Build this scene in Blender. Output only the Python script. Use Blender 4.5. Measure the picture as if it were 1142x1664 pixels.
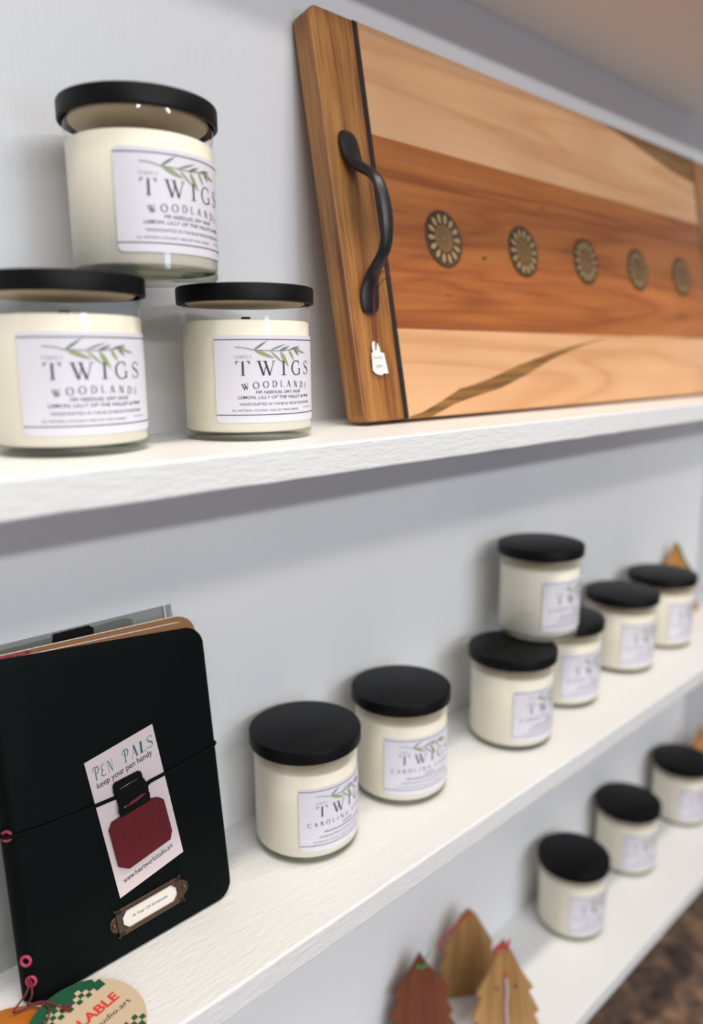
import bpy, bmesh, math, random
from mathutils import Vector, Matrix
random.seed(7)
PI = math.pi
S = bpy.context.scene
for o in list(bpy.data.objects): bpy.data.objects.remove(o)
COL = S.collection

# ------------------------------------------------------------ camera
F_PX = 1217.9
cam_d = bpy.data.cameras.new('camera')
cam = bpy.data.objects.new('camera', cam_d); COL.objects.link(cam)
yaw, pitch, roll = 0.7542, 0.1999, -0.0081
cy_, sy_, cp_, sp_ = math.cos(yaw), math.sin(yaw), math.cos(pitch), math.sin(pitch)
Fv = Vector((sy_*cp_, cy_*cp_, -sp_)); Rv = Vector((cy_, -sy_, 0)); Uv = Rv.cross(Fv)
R2 = math.cos(roll)*Rv + math.sin(roll)*Uv; U2 = -math.sin(roll)*Rv + math.cos(roll)*Uv
m = Matrix((R2, U2, -Fv)).transposed().to_4x4(); m.translation = Vector((0, -0.4699, 0.0483))
cam.matrix_world = m
cam_d.sensor_fit = 'VERTICAL'; cam_d.sensor_height = 24.0; cam_d.sensor_width = 24.0*1142/1664
cam_d.lens = F_PX/1664*24.0
cam_d.clip_start = 0.01; cam_d.clip_end = 50
cam_d.dof.use_dof = True; cam_d.dof.focus_distance = 0.485; cam_d.dof.aperture_fstop = 1.9
S.camera = cam

# ------------------------------------------------------------ world and light
S.view_settings.view_transform = 'Standard'; S.view_settings.look = 'None'
S.view_settings.exposure = -0.22; S.view_settings.gamma = 1.0
try: S.view_settings.use_curve_mapping = False
except Exception: pass
W = bpy.data.worlds.new('world'); S.world = W; W.use_nodes = True
bgn = W.node_tree.nodes['Background']; bgn.inputs[0].default_value = (0.86, 0.86, 0.88, 1); bgn.inputs[1].default_value = 0.27
def area(name, loc, target, sx, sy, power, col):
    l = bpy.data.lights.new(name, 'AREA'); l.shape = 'RECTANGLE'; l.size = sx; l.size_y = sy
    l.energy = power; l.color = col
    o = bpy.data.objects.new(name, l); COL.objects.link(o); o.location = loc
    o.rotation_euler = (Vector(target)-Vector(loc)).to_track_quat('-Z', 'Y').to_euler()
    return o
# ceiling fixtures of the shop, in rows going away from the shelves, and the daylight of the shop front
area('ceiling_light_near', (0.45, -0.62, 1.50), (0.45, -0.55, 0), 2.0, 0.08, 30, (1.0, 0.90, 0.77))
area('ceiling_light_middle', (0.0, -2.2, 1.50), (0.3, 0, -0.2), 3.0, 0.12, 25, (1.0, 0.96, 0.91))
area('ceiling_light_far', (-0.2, -4.4, 1.52), (0.3, 0, -0.2), 4.0, 0.10, 98, (0.94, 0.97, 1.0))
area('daylight_window', (0.35, -2.4, -0.15), (0.45, 0, 0), 0.35, 0.5, 7, (0.50, 0.68, 1.0))

# ------------------------------------------------------------ material helpers
def lin(c):
    c = c/255.0
    return c/12.92 if c <= 0.04045 else ((c+0.055)/1.055)**2.4
def rgb(r, g, b): return (lin(r), lin(g), lin(b), 1)
class NT:
    def __init__(s, name):
        s.m = bpy.data.materials.new(name); s.m.use_nodes = True
        s.t = s.m.node_tree; s.b = s.t.nodes['Principled BSDF']; s.out = s.t.nodes['Material Output']
    def n(s, typ, **kw):
        x = s.t.nodes.new(typ)
        for k, v in kw.items():
            if k.startswith('i_'):
                key = k[2:]; key = int(key) if key.isdigit() else key.replace('_', ' ')
                x.inputs[key].default_value = v
            else: setattr(x, k, v)
        return x
    def l(s, a, ao, b, bi): s.t.links.new(a.outputs[ao], b.inputs[bi])
    def coords(s, scale=(1, 1, 1), rot=(0, 0, 0)):
        tc = s.n('ShaderNodeTexCoord'); mp = s.n('ShaderNodeMapping')
        mp.inputs['Scale'].default_value = scale; mp.inputs['Rotation'].default_value = rot
        s.l(tc, 'Object', mp, 'Vector'); return mp
    def ramp(s, stops):
        r = s.n('ShaderNodeValToRGB'); e = r.color_ramp.elements
        e[0].position, e[0].color = stops[0]; e[1].position, e[1].color = stops[-1]
        for p_, c_ in stops[1:-1]:
            q = e.new(p_); q.color = c_
        return r
    def bump(s, src, out, strength, dist):
        b = s.n('ShaderNodeBump'); b.inputs['Strength'].default_value = strength; b.inputs['Distance'].default_value = dist
        s.l(src, out, b, 'Height'); s.l(b, 'Normal', s.b, 'Normal'); return b
def flat(name, col, rough=0.5, metal=0.0, spec=0.5, noise=0.0):
    k = NT(name); k.b.inputs['Roughness'].default_value = rough; k.b.inputs['Metallic'].default_value = metal
    k.b.inputs['Specular IOR Level'].default_value = spec
    k.b.inputs['Base Color'].default_value = col
    if noise:
        mp = k.coords((1, 1, 1)); nz = k.n('ShaderNodeTexNoise'); nz.inputs['Scale'].default_value = 300; nz.inputs['Detail'].default_value = 4
        k.l(mp, 0, nz, 'Vector'); k.bump(nz, 'Fac', noise, 0.0006)
    return k.m
def paint(name, col, stretch, scale, strength, dist, chips=False):
    k = NT(name); k.b.inputs['Roughness'].default_value = 0.45
    mp = k.coords(stretch); n1 = k.n('ShaderNodeTexNoise'); n1.inputs['Scale'].default_value = scale; n1.inputs['Detail'].default_value = 6; n1.inputs['Roughness'].default_value = 0.6
    k.l(mp, 0, n1, 'Vector')
    mp2 = k.coords((1, 1, 1)); n2 = k.n('ShaderNodeTexNoise'); n2.inputs['Scale'].default_value = 5
    k.l(mp2, 0, n2, 'Vector')
    r = k.ramp([(0.3, tuple(x*0.965 for x in col[:3])+(1,)), (0.7, col)]); k.l(n2, 'Fac', r, 0); k.l(r, 0, k.b, 'Base Color')
    k.bump(n1, 'Fac', strength, dist)
    return k.m
M = {}
M['wall'] = paint('white wall paint', rgb(231, 231, 232), (1, 1, 0.35), 210, 0.25, 0.0010)
M['shelf'] = paint('white brushed shelf paint', rgb(236, 236, 235), (0.28, 1, 1), 330, 0.5, 0.0013)

def wood(name, c_dark, c_mid, c_light, along='x', ring=9.0, fine=260.0, wob=0.5, figure=0.5, rough=0.42, lines=0.86):
    """grain runs along the given local axis"""
    k = NT(name); k.b.inputs['Roughness'].default_value = rough
    st = (0.09, 1, 1) if along == 'x' else (1, 0.10, 1)
    mp = k.coords(st)
    wn = k.n('ShaderNodeTexNoise'); wn.inputs['Scale'].default_value = ring; wn.inputs['Detail'].default_value = 3; wn.inputs['Distortion'].default_value = wob
    k.l(mp, 0, wn, 'Vector')
    mul = k.n('ShaderNodeMath', operation='MULTIPLY'); mul.inputs[1].default_value = 9.0; k.l(wn, 'Fac', mul, 0)
    fr = k.n('ShaderNodeMath', operation='PINGPONG'); fr.inputs[1].default_value = 1.0; k.l(mul, 0, fr, 0)
    fn = k.n('ShaderNodeTexNoise'); fn.inputs['Scale'].default_value = fine; fn.inputs['Detail'].default_value = 5
    mp2 = k.coords((0.04, 1, 1) if along == 'x' else (1, 0.05, 1)); k.l(mp2, 0, fn, 'Vector')
    mix = k.n('ShaderNodeMath', operation='MULTIPLY_ADD'); mix.inputs[1].default_value = figure; k.l(fr, 0, mix, 0)
    m2 = k.n('ShaderNodeMath', operation='MULTIPLY'); m2.inputs[1].default_value = 1.0-figure; k.l(fn, 'Fac', m2, 0); k.l(m2, 0, mix, 2)
    r = k.ramp([(0.22, c_dark), (0.45, c_mid), (0.72, c_light)]); k.l(mix, 0, r, 0)
    ln = k.n('ShaderNodeTexNoise'); ln.inputs['Scale'].default_value = 6; ln.inputs['Detail'].default_value = 2
    mp3 = k.coords((1, 1, 1)); k.l(mp3, 0, ln, 'Vector')
    mm = k.n('ShaderNodeMix', data_type='RGBA', blend_type='MULTIPLY'); mm.inputs[0].default_value = 0.35
    rr = k.ramp([(0.35, (0.72, 0.66, 0.6, 1)), (0.65, (1, 1, 1, 1))]); k.l(ln, 'Fac', rr, 0)
    k.l(r, 0, mm, 6); k.l(rr, 0, mm, 7)
    gl = k.ramp([(0.0, (lines, lines*.95, lines*.9, 1)), (0.22, (1, 1, 1, 1))]); k.l(fr, 0, gl, 0)
    m3 = k.n('ShaderNodeMix', data_type='RGBA', blend_type='MULTIPLY'); m3.inputs[0].default_value = 1.0
    k.l(mm, 2, m3, 6); k.l(gl, 0, m3, 7); k.l(m3, 2, k.b, 'Base Color')
    k.bump(fn, 'Fac', 0.08, 0.0005)
    return k.m
M['oak'] = wood('golden oak', rgb(104, 62, 28), rgb(158, 104, 52), rgb(188, 132, 72), 'y', 22, 420, 0.4, 0.25)
M['maple'] = wood('pale maple', rgb(211, 159, 114), rgb(218, 168, 123), rgb(223, 175, 131), 'x', 12, 160, 0.8, 0.45, lines=0.93)
M['cherry'] = wood('red brown cherry', rgb(142, 78, 36), rgb(168, 98, 46), rgb(182, 112, 56), 'x', 13, 200, 1.2, 0.40, lines=0.90)
M['spalt'] = wood('olive brown heartwood', rgb(100, 66, 30), rgb(136, 96, 50), rgb(150, 110, 60), 'x', 40, 260, 1.0, 0.4)
M['ebony'] = flat('black strip wood', rgb(28, 20, 16), 0.5)
M['iron'] = flat('matte black iron', rgb(30, 29, 31), 0.38, 0.0, 0.5, 0.05)
M['lid'] = flat('matte black lid', rgb(14, 14, 16), 0.45, 0.0, 0.14, 0.04)
M['seal'] = flat('tan lid seal', rgb(200, 180, 150), 0.6)
M['wick'] = flat('brown wick', rgb(92, 70, 50), 0.9)
M['ink'] = flat('black ink', rgb(44, 42, 48), 0.6)
M['softink'] = flat('soft black ink', rgb(76, 74, 80), 0.6)
M['greyink'] = flat('grey ink', rgb(120, 120, 126), 0.6)
M['paper'] = flat('white label paper', rgb(226, 223, 232), 0.5)
M['leaf'] = flat('green leaf ink', rgb(150, 162, 108), 0.6)
M['darkleaf'] = flat('dark green leaf ink', rgb(104, 114, 100), 0.6)
M['med_dark'] = flat('dark bronze medallion', rgb(78, 56, 34), 0.5, 0.2)
M['med_light'] = flat('tan medallion petals', rgb(164, 138, 98), 0.5)
M['med_mid'] = flat('brown medallion centre', rgb(122, 90, 52), 0.5, 0.1)
M['tagwhite'] = flat('white tag card', rgb(226, 226, 224), 0.6)
M['maroon'] = flat('maroon string', rgb(112, 36, 44), 0.8)
M['leather'] = flat('dark green leather', rgb(7, 14, 12), 0.5, 0.0, 0.07, 0.08)
M['elastic'] = flat('black elastic', rgb(5, 5, 6), 0.7, 0, 0.15)
M['kraft'] = flat('kraft card', rgb(150, 106, 66), 0.8)
M['pages'] = flat('white pages', rgb(226, 218, 208), 0.8)
M['redtape'] = flat('red patterned tape', rgb(168, 60, 74), 0.6)
M['redink'] = flat('deep red ink', rgb(120, 16, 26), 0.6)
M['card'] = flat('pinkish white card', rgb(214, 200, 200), 0.6)
M['teal'] = flat('teal print', rgb(36, 112, 122), 0.6)
M['tealgrey'] = flat('grey teal print', rgb(120, 140, 144), 0.6)
M['redleather'] = flat('crimson leather', rgb(92, 5, 18), 0.6, 0.0, 0.3, 0.5)
M['bronze'] = flat('antique bronze', rgb(96, 76, 62), 0.35, 0.75)
M['pink'] = flat('pink waxed cord', rgb(178, 56, 92), 0.5)
M['beige'] = flat('beige card', rgb(206, 184, 154), 0.7)
M['green'] = flat('forest green print', rgb(14, 82, 54), 0.7)
M['redprint'] = flat('red print', rgb(214, 60, 44), 0.7)
M['orange'] = flat('orange tan leather', rgb(196, 116, 34), 0.45, 0, 0.4, 0.25)
M['treetan'] = wood('tan ornament wood', rgb(150, 110, 62), rgb(172, 132, 80), rgb(184, 144, 92), 'y', 14, 200, 0.5, 0.25, 0.6, lines=0.94)
M['treebrown'] = wood('red brown ornament wood', rgb(98, 42, 12), rgb(122, 58, 22), rgb(134, 66, 28), 'y', 14, 200, 0.5, 0.25, 0.6, lines=0.94)
M['treeorange'] = wood('orange ornament wood', rgb(176, 112, 48), rgb(206, 142, 70), rgb(216, 154, 82), 'y', 30, 200, 0.5, 0.4, 0.6)
M['knot'] = flat('dark knot', rgb(84, 54, 26), 0.7)
M['redribbon'] = flat('red ribbon', rgb(190, 50, 60), 0.6)
M['greenribbon'] = flat('green ribbon', rgb(50, 140, 70), 0.6)
M['lilac'] = flat('pale lilac ribbon', rgb(190, 168, 172), 0.6)
M['pearl'] = flat('white bead', rgb(230, 220, 224), 0.3)

def clear(name, tint, gloss_rough, base, coat=0.0):
    """thin clear wall: transparent with a fresnel gloss"""
    k = NT(name); t = k.t; t.nodes.remove(k.b)
    tr = k.n('ShaderNodeBsdfTransparent'); tr.inputs[0].default_value = tint
    gl = k.n('ShaderNodeBsdfGlossy'); gl.inputs['Roughness'].default_value = gloss_rough; gl.inputs['Color'].default_value = (1, 1, 1, 1)
    lw = k.n('ShaderNodeLayerWeight'); lw.inputs['Blend'].default_value = 0.5
    pw = k.n('ShaderNodeMath', operation='POWER'); pw.inputs[1].default_value = 5.0; k.l(lw, 'Facing', pw, 0)
    fr = k.n('ShaderNodeMath', operation='MULTIPLY_ADD'); fr.inputs[1].default_value = 0.60; fr.inputs[2].default_value = ((base-1)/(base+1))**2; k.l(pw, 0, fr, 0)
    mx = k.n('ShaderNodeMixShader'); k.l(fr, 0, mx, 0); k.l(tr, 0, mx, 1); k.l(gl, 0, mx, 2); k.l(mx, 0, k.out, 0)
    return k.m
M['glass'] = clear('clear jar glass', (0.975, 0.98, 0.975, 1), 0.02, 1.5)
M['film'] = clear('clear plastic film', (0.80, 0.81, 0.80, 1), 0.12, 1.6)
k = NT('thick base glass'); k.b.inputs['Base Color'].default_value = (0.80, 0.82, 0.76, 1); k.b.inputs['Transmission Weight'].default_value = 1.0
k.b.inputs['Roughness'].default_value = 0.02; k.b.inputs['IOR'].default_value = 1.45; M['baseglass'] = clear('tinted base glass', (0.78, 0.79, 0.71, 1), 0.03, 1.45)
k = NT('cream soy wax'); k.b.inputs['Base Color'].default_value = rgb(243, 236, 218); k.b.inputs['Roughness'].default_value = 0.5
k.b.inputs['Subsurface Weight'].default_value = 0.0; k.b.inputs['Subsurface Radius'].default_value = (1.0, 0.8, 0.5); k.b.inputs['Subsurface Scale'].default_value = 0.012
M['wax'] = k.m
k = NT('mottled brown floor'); mp = k.coords()
n1 = k.n('ShaderNodeTexNoise'); n1.inputs['Scale'].default_value = 34; n1.inputs['Detail'].default_value = 5; k.l(mp, 0, n1, 'Vector')
v1 = k.n('ShaderNodeTexVoronoi'); v1.inputs['Scale'].default_value = 48; k.l(mp, 0, v1, 'Vector')
r1 = k.ramp([(0.35, rgb(46, 34, 28)), (0.5, rgb(84, 66, 56)), (0.62, rgb(108, 86, 68)), (0.75, rgb(146, 112, 84))])
ad = k.n('ShaderNodeMath', operation='MULTIPLY_ADD'); ad.inputs[1].default_value = 0.18; k.l(v1, 'Distance', ad, 0); k.l(n1, 'Fac', ad, 2)
k.l(ad, 0, r1, 0); k.l(r1, 0, k.b, 'Base Color'); k.b.inputs['Roughness'].default_value = 0.8; M['floor'] = k.m

# ------------------------------------------------------------ object helpers
def tag(o, label=None, cat=None, group=None, kind=None):
    if label: o['label'] = label
    if cat: o['category'] = cat
    if group: o['group'] = group
    if kind: o['kind'] = kind
    return o
def empty(name, loc, rot=(0, 0, 0)):
    o = bpy.data.objects.new(name, None); COL.objects.link(o); o.location = loc; o.rotation_euler = rot
    o.empty_display_size = 0.02; return o
def obj(name, bm, mats, parent=None, smooth=False, bevel=0, loc=None, rot=None):
    bm.normal_update()
    me = bpy.data.meshes.new(name); bm.to_mesh(me); bm.free()
    for m_ in (mats if isinstance(mats, (list, tuple)) else [mats]): me.materials.append(m_)
    if smooth: me.polygons.foreach_set('use_smooth', [True]*len(me.polygons))
    o = bpy.data.objects.new(name, me); COL.objects.link(o)
    if parent: o.parent = parent
    if loc: o.location = loc
    if rot: o.rotation_euler = rot
    if bevel:
        b = o.modifiers.new('bevel', 'BEVEL'); b.width = bevel; b.segments = 2; b.limit_method = 'ANGLE'; b.angle_limit = 0.7
    return o
def box(bm, x0, x1, y0, y1, z0, z1, mi=0):
    v = [bm.verts.new(c) for c in ((x0,y0,z0),(x1,y0,z0),(x1,y1,z0),(x0,y1,z0),(x0,y0,z1),(x1,y0,z1),(x1,y1,z1),(x0,y1,z1))]
    for f in ((0,3,2,1),(4,5,6,7),(0,1,5,4),(1,2,6,5),(2,3,7,6),(3,0,4,7)):
        bm.faces.new([v[i] for i in f]).material_index = mi
def prism(bm, pts, z0, z1, mi=0):
    """pts counter-clockwise in local XY"""
    a = sum(pts[i][0]*pts[(i+1) % len(pts)][1]-pts[(i+1) % len(pts)][0]*pts[i][1] for i in range(len(pts)))
    if a < 0: pts = pts[::-1]
    lo = [bm.verts.new((p[0], p[1], z0)) for p in pts]; hi = [bm.verts.new((p[0], p[1], z1)) for p in pts]
    n = len(pts)
    bm.faces.new(lo[::-1]).material_index = mi; bm.faces.new(hi).material_index = mi
    for i in range(n):
        bm.faces.new((lo[i], lo[(i+1) % n], hi[(i+1) % n], hi[i])).material_index = mi
def lathe(bm, prof, n=64, mi=0, cap0=False, cap1=False, mis=None):
    rings = []
    for r, z in prof:
        rings.append([bm.verts.new((r*math.cos(2*PI*i/n), r*math.sin(2*PI*i/n), z)) for i in range(n)] if r > 1e-6 else [bm.verts.new((0, 0, z))])
    for k_ in range(len(rings)-1):
        A, B = rings[k_], rings[k_+1]; q = mis[k_] if mis else mi
        for i in range(n):
            j = (i+1) % n
            if len(A) == 1 and len(B) == 1: continue
            if len(A) == 1: f = bm.faces.new((A[0], B[j], B[i]))
            elif len(B) == 1: f = bm.faces.new((A[i], A[j], B[0]))
            else: f = bm.faces.new((A[i], A[j], B[j], B[i]))
            f.material_index = q; f.smooth = True
def tube(bm, pts, rad, n=8, mi=0, closed=False):
    pts = [Vector(p) for p in pts]; N = len(pts); rings = []
    rad = rad if isinstance(rad, (list, tuple)) else [rad]*N
    up = Vector((0.3, 0.2, 1)).normalized()
    for i, p in enumerate(pts):
        a = pts[(i-1) % N] if (closed or i > 0) else p; b = pts[(i+1) % N] if (closed or i < N-1) else p
        t = (b-a).normalized(); u = (up - t*up.dot(t))
        if u.length < 1e-4: u = t.orthogonal()
        u.normalize(); w = t.cross(u); up = u
        rings.append([bm.verts.new(p + (u*math.cos(2*PI*k_/n)+w*math.sin(2*PI*k_/n))*rad[i]) for k_ in range(n)])
    R_ = range(N if closed else N-1)
    for i in R_:
        A, B = rings[i], rings[(i+1) % N]
        for k_ in range(n):
            f = bm.faces.new((A[k_], A[(k_+1) % n], B[(k_+1) % n], B[k_])); f.material_index = mi; f.smooth = True
    if not closed:
        bm.faces.new(rings[0][::-1]).material_index = mi; bm.faces.new(rings[-1]).material_index = mi
def smooth_path(pts, k_=6):
    P = [Vector(p) for p in pts]; out = []
    for i in range(len(P)-1):
        p0 = P[max(i-1, 0)]; p1 = P[i]; p2 = P[i+1]; p3 = P[min(i+2, len(P)-1)]
        for j in range(k_):
            t = j/k_
            out.append(0.5*((2*p1)+(p2-p0)*t+(2*p0-5*p1+4*p2-p3)*t*t+(3*p1-p0-3*p2+p3)*t**3))
    out.append(P[-1]); return out

# ---- lettering: sans from the built-in font, serif drawn with strokes; both return lists of flat polygons
_cache = {}
def sans(body, height, align='LEFT', shear=0.0, bold=0.0, spacing=1.0):
    """polygons of a line of text with cap height = height, centred or left aligned on x, baseline y=0"""
    c = bpy.data.curves.new('t', 'FONT'); c.body = body; c.size = 1.0; c.align_x = align; c.shear = shear
    c.offset = bold; c.space_character = spacing; c.resolution_u = 3
    o = bpy.data.objects.new('t', c); COL.objects.link(o)
    bpy.context.view_layer.update()
    dg = bpy.context.evaluated_depsgraph_get(); me = o.evaluated_get(dg).to_mesh()
    vs = [v.co.copy() for v in me.vertices]; fs = [list(p.vertices) for p in me.polygons]
    o.evaluated_get(dg).to_mesh_clear()
    bpy.data.objects.remove(o); bpy.data.curves.remove(c)
    s = height/0.70
    return [[(vs[i].x*s, vs[i].y*s) for i in f] for f in fs]
def fit_width(polys, x0, x1):
    a = min(p[0] for f in polys for p in f); b = max(p[0] for f in polys for p in f); s = (x1-x0)/(b-a)
    return [[(x0+(p[0]-a)*s, p[1]) for p in f] for f in polys]
def stroke(path, widths):
    n = len(path); L = []; R = []
    for i in range(n):
        a = path[max(i-1, 0)]; b = path[min(i+1, n-1)]; dx, dy = b[0]-a[0], b[1]-a[1]; d = math.hypot(dx, dy) or 1
        w = (widths[i] if isinstance(widths, (list, tuple)) else widths)/2
        L.append((path[i][0]-dy/d*w, path[i][1]+dx/d*w)); R.append((path[i][0]+dy/d*w, path[i][1]-dx/d*w))
    return [[R[i], R[i+1], L[i+1], L[i]] for i in range(n-1)]
def arc(cx, cy, rx, ry, a0, a1, thick, thin, n=20):
    path = []; ws = []
    for i in range(n+1):
        a = math.radians(a0+(a1-a0)*i/n); path.append((cx+rx*math.cos(a), cy+ry*math.sin(a)))
        ws.append(thin+(thick-thin)*abs(math.cos(a))**1.3)
    return stroke(path, ws)
TK, TN = 0.125, 0.05
def bar(x0, y0, x1, y1, w): return stroke([(x0, y0), (x1, y1)], w)
def stem(x, y0=0, y1=1, ser=0.14, w=TK):
    r = bar(x, y0, x, y1, w)
    if y0 <= 0: r += bar(x-ser, 0.018, x+ser, 0.018, 0.036)
    if y1 >= 1: r += bar(x-ser, 0.982, x+ser, 0.982, 0.036)
    return r
def glyph(c):
    """(polygons, advance) in a unit cap height"""
    if c == 'T': return stem(.43, 0, .97) + bar(.0, .965, .86, .965, .05) + [[(0, .99), (.0, .76), (.035, .76), (.09, .95)], [(.86, .99), (.77, .95), (.825, .76), (.86, .76)]], .86
    if c == 'I': return stem(.2, 0, 1, .19), .4
    if c == 'W': return (bar(.14, 1, .42, 0, TK) + bar(.42, 0.02, .62, .9, TN) + bar(.52, 1, .80, 0, TK) + bar(.80, 0.02, 1.06, 1, TN)
                         + bar(0, .98, .28, .98, .036) + bar(.38, .98, .66, .98, .036) + bar(.95, .98, 1.18, .98, .036)), 1.18
    if c == 'G': return arc(.46, .5, .42, .5, 50, 310, TK, TN, 24) + stem(.80, .04, .42, .0, .11) + bar(.62, .42, .92, .42, .036) + bar(.76, .70, .76, .98, .03) + stroke([(.73, .88), (.76, .72)], .04) + bar(.72, .12, .80, .08, .06), .95
    if c == 'C': return arc(.45, .5, .41, .5, 48, 312, TK, TN, 24) + bar(.75, .68, .75, .96, .035) + bar(.71, .12, .78, .22, .035), .84
    if c == 'O': return arc(.47, .5, .43, .5, 0, 360, TK, TN, 32), .94
    if c == 'S':
        pts = [(.53, .80), (.44, .95), (.28, .985), (.13, .91), (.08, .77), (.14, .63), (.30, .53), (.46, .43), (.54, .29), (.49, .12), (.32, .02), (.15, .05), (.05, .20)]
        ws = [.03, .04, .045, .06, .08, .10, .125, .12, .09, .06, .045, .045, .03]
        return stroke(pts, ws) + bar(.54, .72, .54, .96, .03) + bar(.045, .04, .045, .28, .03), .6
    if c == 'D': return stem(.16) + arc(.28, .5, .50, .48, -90, 90, TK, TN, 20) + bar(.1, .98, .3, .98, .04) + bar(.1, .02, .3, .02, .04), .80
    if c == 'L': return stem(.16) + bar(.16, .022, .60, .022, .045) + bar(.60, 0, .62, .24, .035), .64
    if c == 'A': return bar(.12, 0, .42, 1, TN) + bar(.40, 1, .72, 0, TK) + bar(.22, .34, .60, .34, .04) + bar(0, .018, .25, .018, .036) + bar(.56, .018, .86, .018, .036), .86
    if c == 'N': return bar(.14, 0, .14, 1, TN) + bar(.14, 1, .74, 0, TK) + bar(.74, 0, .74, 1, TN) + bar(.02, .018, .27, .018, .036) + bar(.0, .982, .2, .982, .036) + bar(.62, .982, .87, .982, .036), .88
    if c == 'R': return stem(.16) + arc(.26, .74, .26, .245, -90, 90, TK, TN, 14) + bar(.16, .98, .28, .98, .04) + bar(.16, .5, .28, .5, .04) + bar(.34, .5, .66, 0, TK*.9) + bar(.56, .018, .8, .018, .036), .76
    if c == 'P': return stem(.16) + arc(.28, .72, .28, .26, -90, 90, TK, TN, 14) + bar(.16, .98, .30, .98, .04) + bar(.16, .46, .30, .46, .04), .62
    if c == 'B': return stem(.16) + arc(.26, .75, .23, .235, -90, 90, TK*.9, TN, 14) + arc(.26, .26, .28, .25, -90, 90, TK, TN, 14) + bar(.16, .98, .28, .98, .04) + bar(.16, .51, .28, .51, .04) + bar(.16, .02, .28, .02, .04), .62
    if c == 'M': return bar(.14, 0, .16, 1, TN) + bar(.16, 1, .50, .05, TK) + bar(.5, .05, .84, 1, TN) + bar(.86, 0, .84, 1, TK) + bar(.02, .018, .26, .018, .036) + bar(.72, .018, .98, .018, .036), 1.0
    if c == 'Y': return stem(.4, 0, .5) + bar(.12, 1, .4, .46, TK) + bar(.42, .46, .68, 1, TN), .8
    return [], .45
def serif(text, height, x0, x1, gap=None, y=0.0, lift=None, weight=1.0):
    """letters spread evenly from x0 to x1; lift(t) raises and tilts the letters of an arched line"""
    global TK, TN
    TK, TN = TK*weight, TN*weight
    gs = [glyph(c) for c in text]
    TK, TN = TK/weight, TN/weight
    total = sum(g[1] for g in gs)*height
    gap_ = (x1-x0-total)/(len(gs)-1); x = x0; out = []
    for g, adv in gs:
        w = adv*height; c = x+w/2; t = (c-x0)/(x1-x0)
        dy, ang = lift(t) if lift else (0, 0); ca, sa = math.cos(ang), math.sin(ang)
        for f in g:
            q = []
            for px, py in f:
                lx = px*height-w/2; ly = py*height
                q.append((c+lx*ca-ly*sa, y+dy+lx*sa+ly*ca))
            out.append(q)
        x += w+gap_
    return out
def shift(polys, dx, dy): return [[(p[0]+dx, p[1]+dy) for p in f] for f in polys]
def put(bm, polys, mapper, mi):
    for f in polys:
        try:
            fc = bm.faces.new([bm.verts.new(mapper(*p)) for p in f]); fc.material_index = mi
        except ValueError: pass

# ============================================================ THE SETTING
Z1, Z2, Z3, ZT, ZF = 0.0, -0.3235, -0.6475, 0.3604, -0.955
XL, XR, TH, YF = -0.55, 1.205, 0.0191, -0.1378
bm = bmesh.new(); box(bm, XL-0.02, 3.0, 0.0, 0.03, ZF, 1.2); tag(obj('wall_back', bm, M['wall']), kind='structure')
bm = bmesh.new(); box(bm, XR, XR+0.02, YF-0.004, 0.0, Z3-TH, 0.9); tag(obj('wall_right', bm, M['wall'], bevel=0.001), kind='structure')
bm = bmesh.new(); box(bm, XL-0.02, XL, YF-0.004, 0.0, Z3-TH, 0.9); tag(obj('wall_left', bm, M['wall'], bevel=0.001), kind='structure')
bm = bmesh.new(); box(bm, -2.5, 4.0, -5.0, 1.2, ZF-0.05, ZF); tag(obj('floor', bm, M['floor']), kind='structure')
def shelf(z, label, YF=YF):
    bm = bmesh.new(); n = 90
    rnd = random.Random(int(z*1000))
    # front edge slightly uneven as hand-painted boards are
    xs = [XL+(XR-XL)*i/n for i in range(n+1)]
    offs = [rnd.uniform(-0.00025, 0.00025) for _ in xs]; zo = [rnd.uniform(-0.0003, 0.0003) for _ in xs]
    rings = []
    r = 0.0015
    for x, o_, q in zip(xs, offs, zo):
        prof = [(0, z), (YF+r+o_, z), (YF+r*.3+o_, z-r*.3), (YF+o_, z-r), (YF+o_, z-TH+r+q), (YF+r*.3+o_, z-TH+r*.3+q), (YF+r+o_, z-TH+q*.5), (0, z-TH)]
        rings.append([bm.verts.new((x, a, b)) for a, b in prof])
    for A, B in zip(rings, rings[1:]):
        for k_ in range(8): bm.faces.new((A[k_], A[(k_+1) % 8], B[(k_+1) % 8], B[k_]))
    bm.faces.new(rings[0][::-1]); bm.faces.new(rings[-1])
    bmesh.ops.recalc_face_normals(bm, faces=bm.faces)
    tag(obj('shelf', bm, M['shelf']), label, 'shelf')
shelf(ZT+TH, 'white painted shelf above the wooden serving board, seen from below at top right', -0.145)
shelf(Z1, 'white painted shelf carrying the wooden serving board and three stacked candles')
shelf(Z2, 'white painted shelf carrying the dark green journal and seven candles')
shelf(Z3, 'lowest white painted shelf carrying wooden tree ornaments and three candles')

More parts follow.
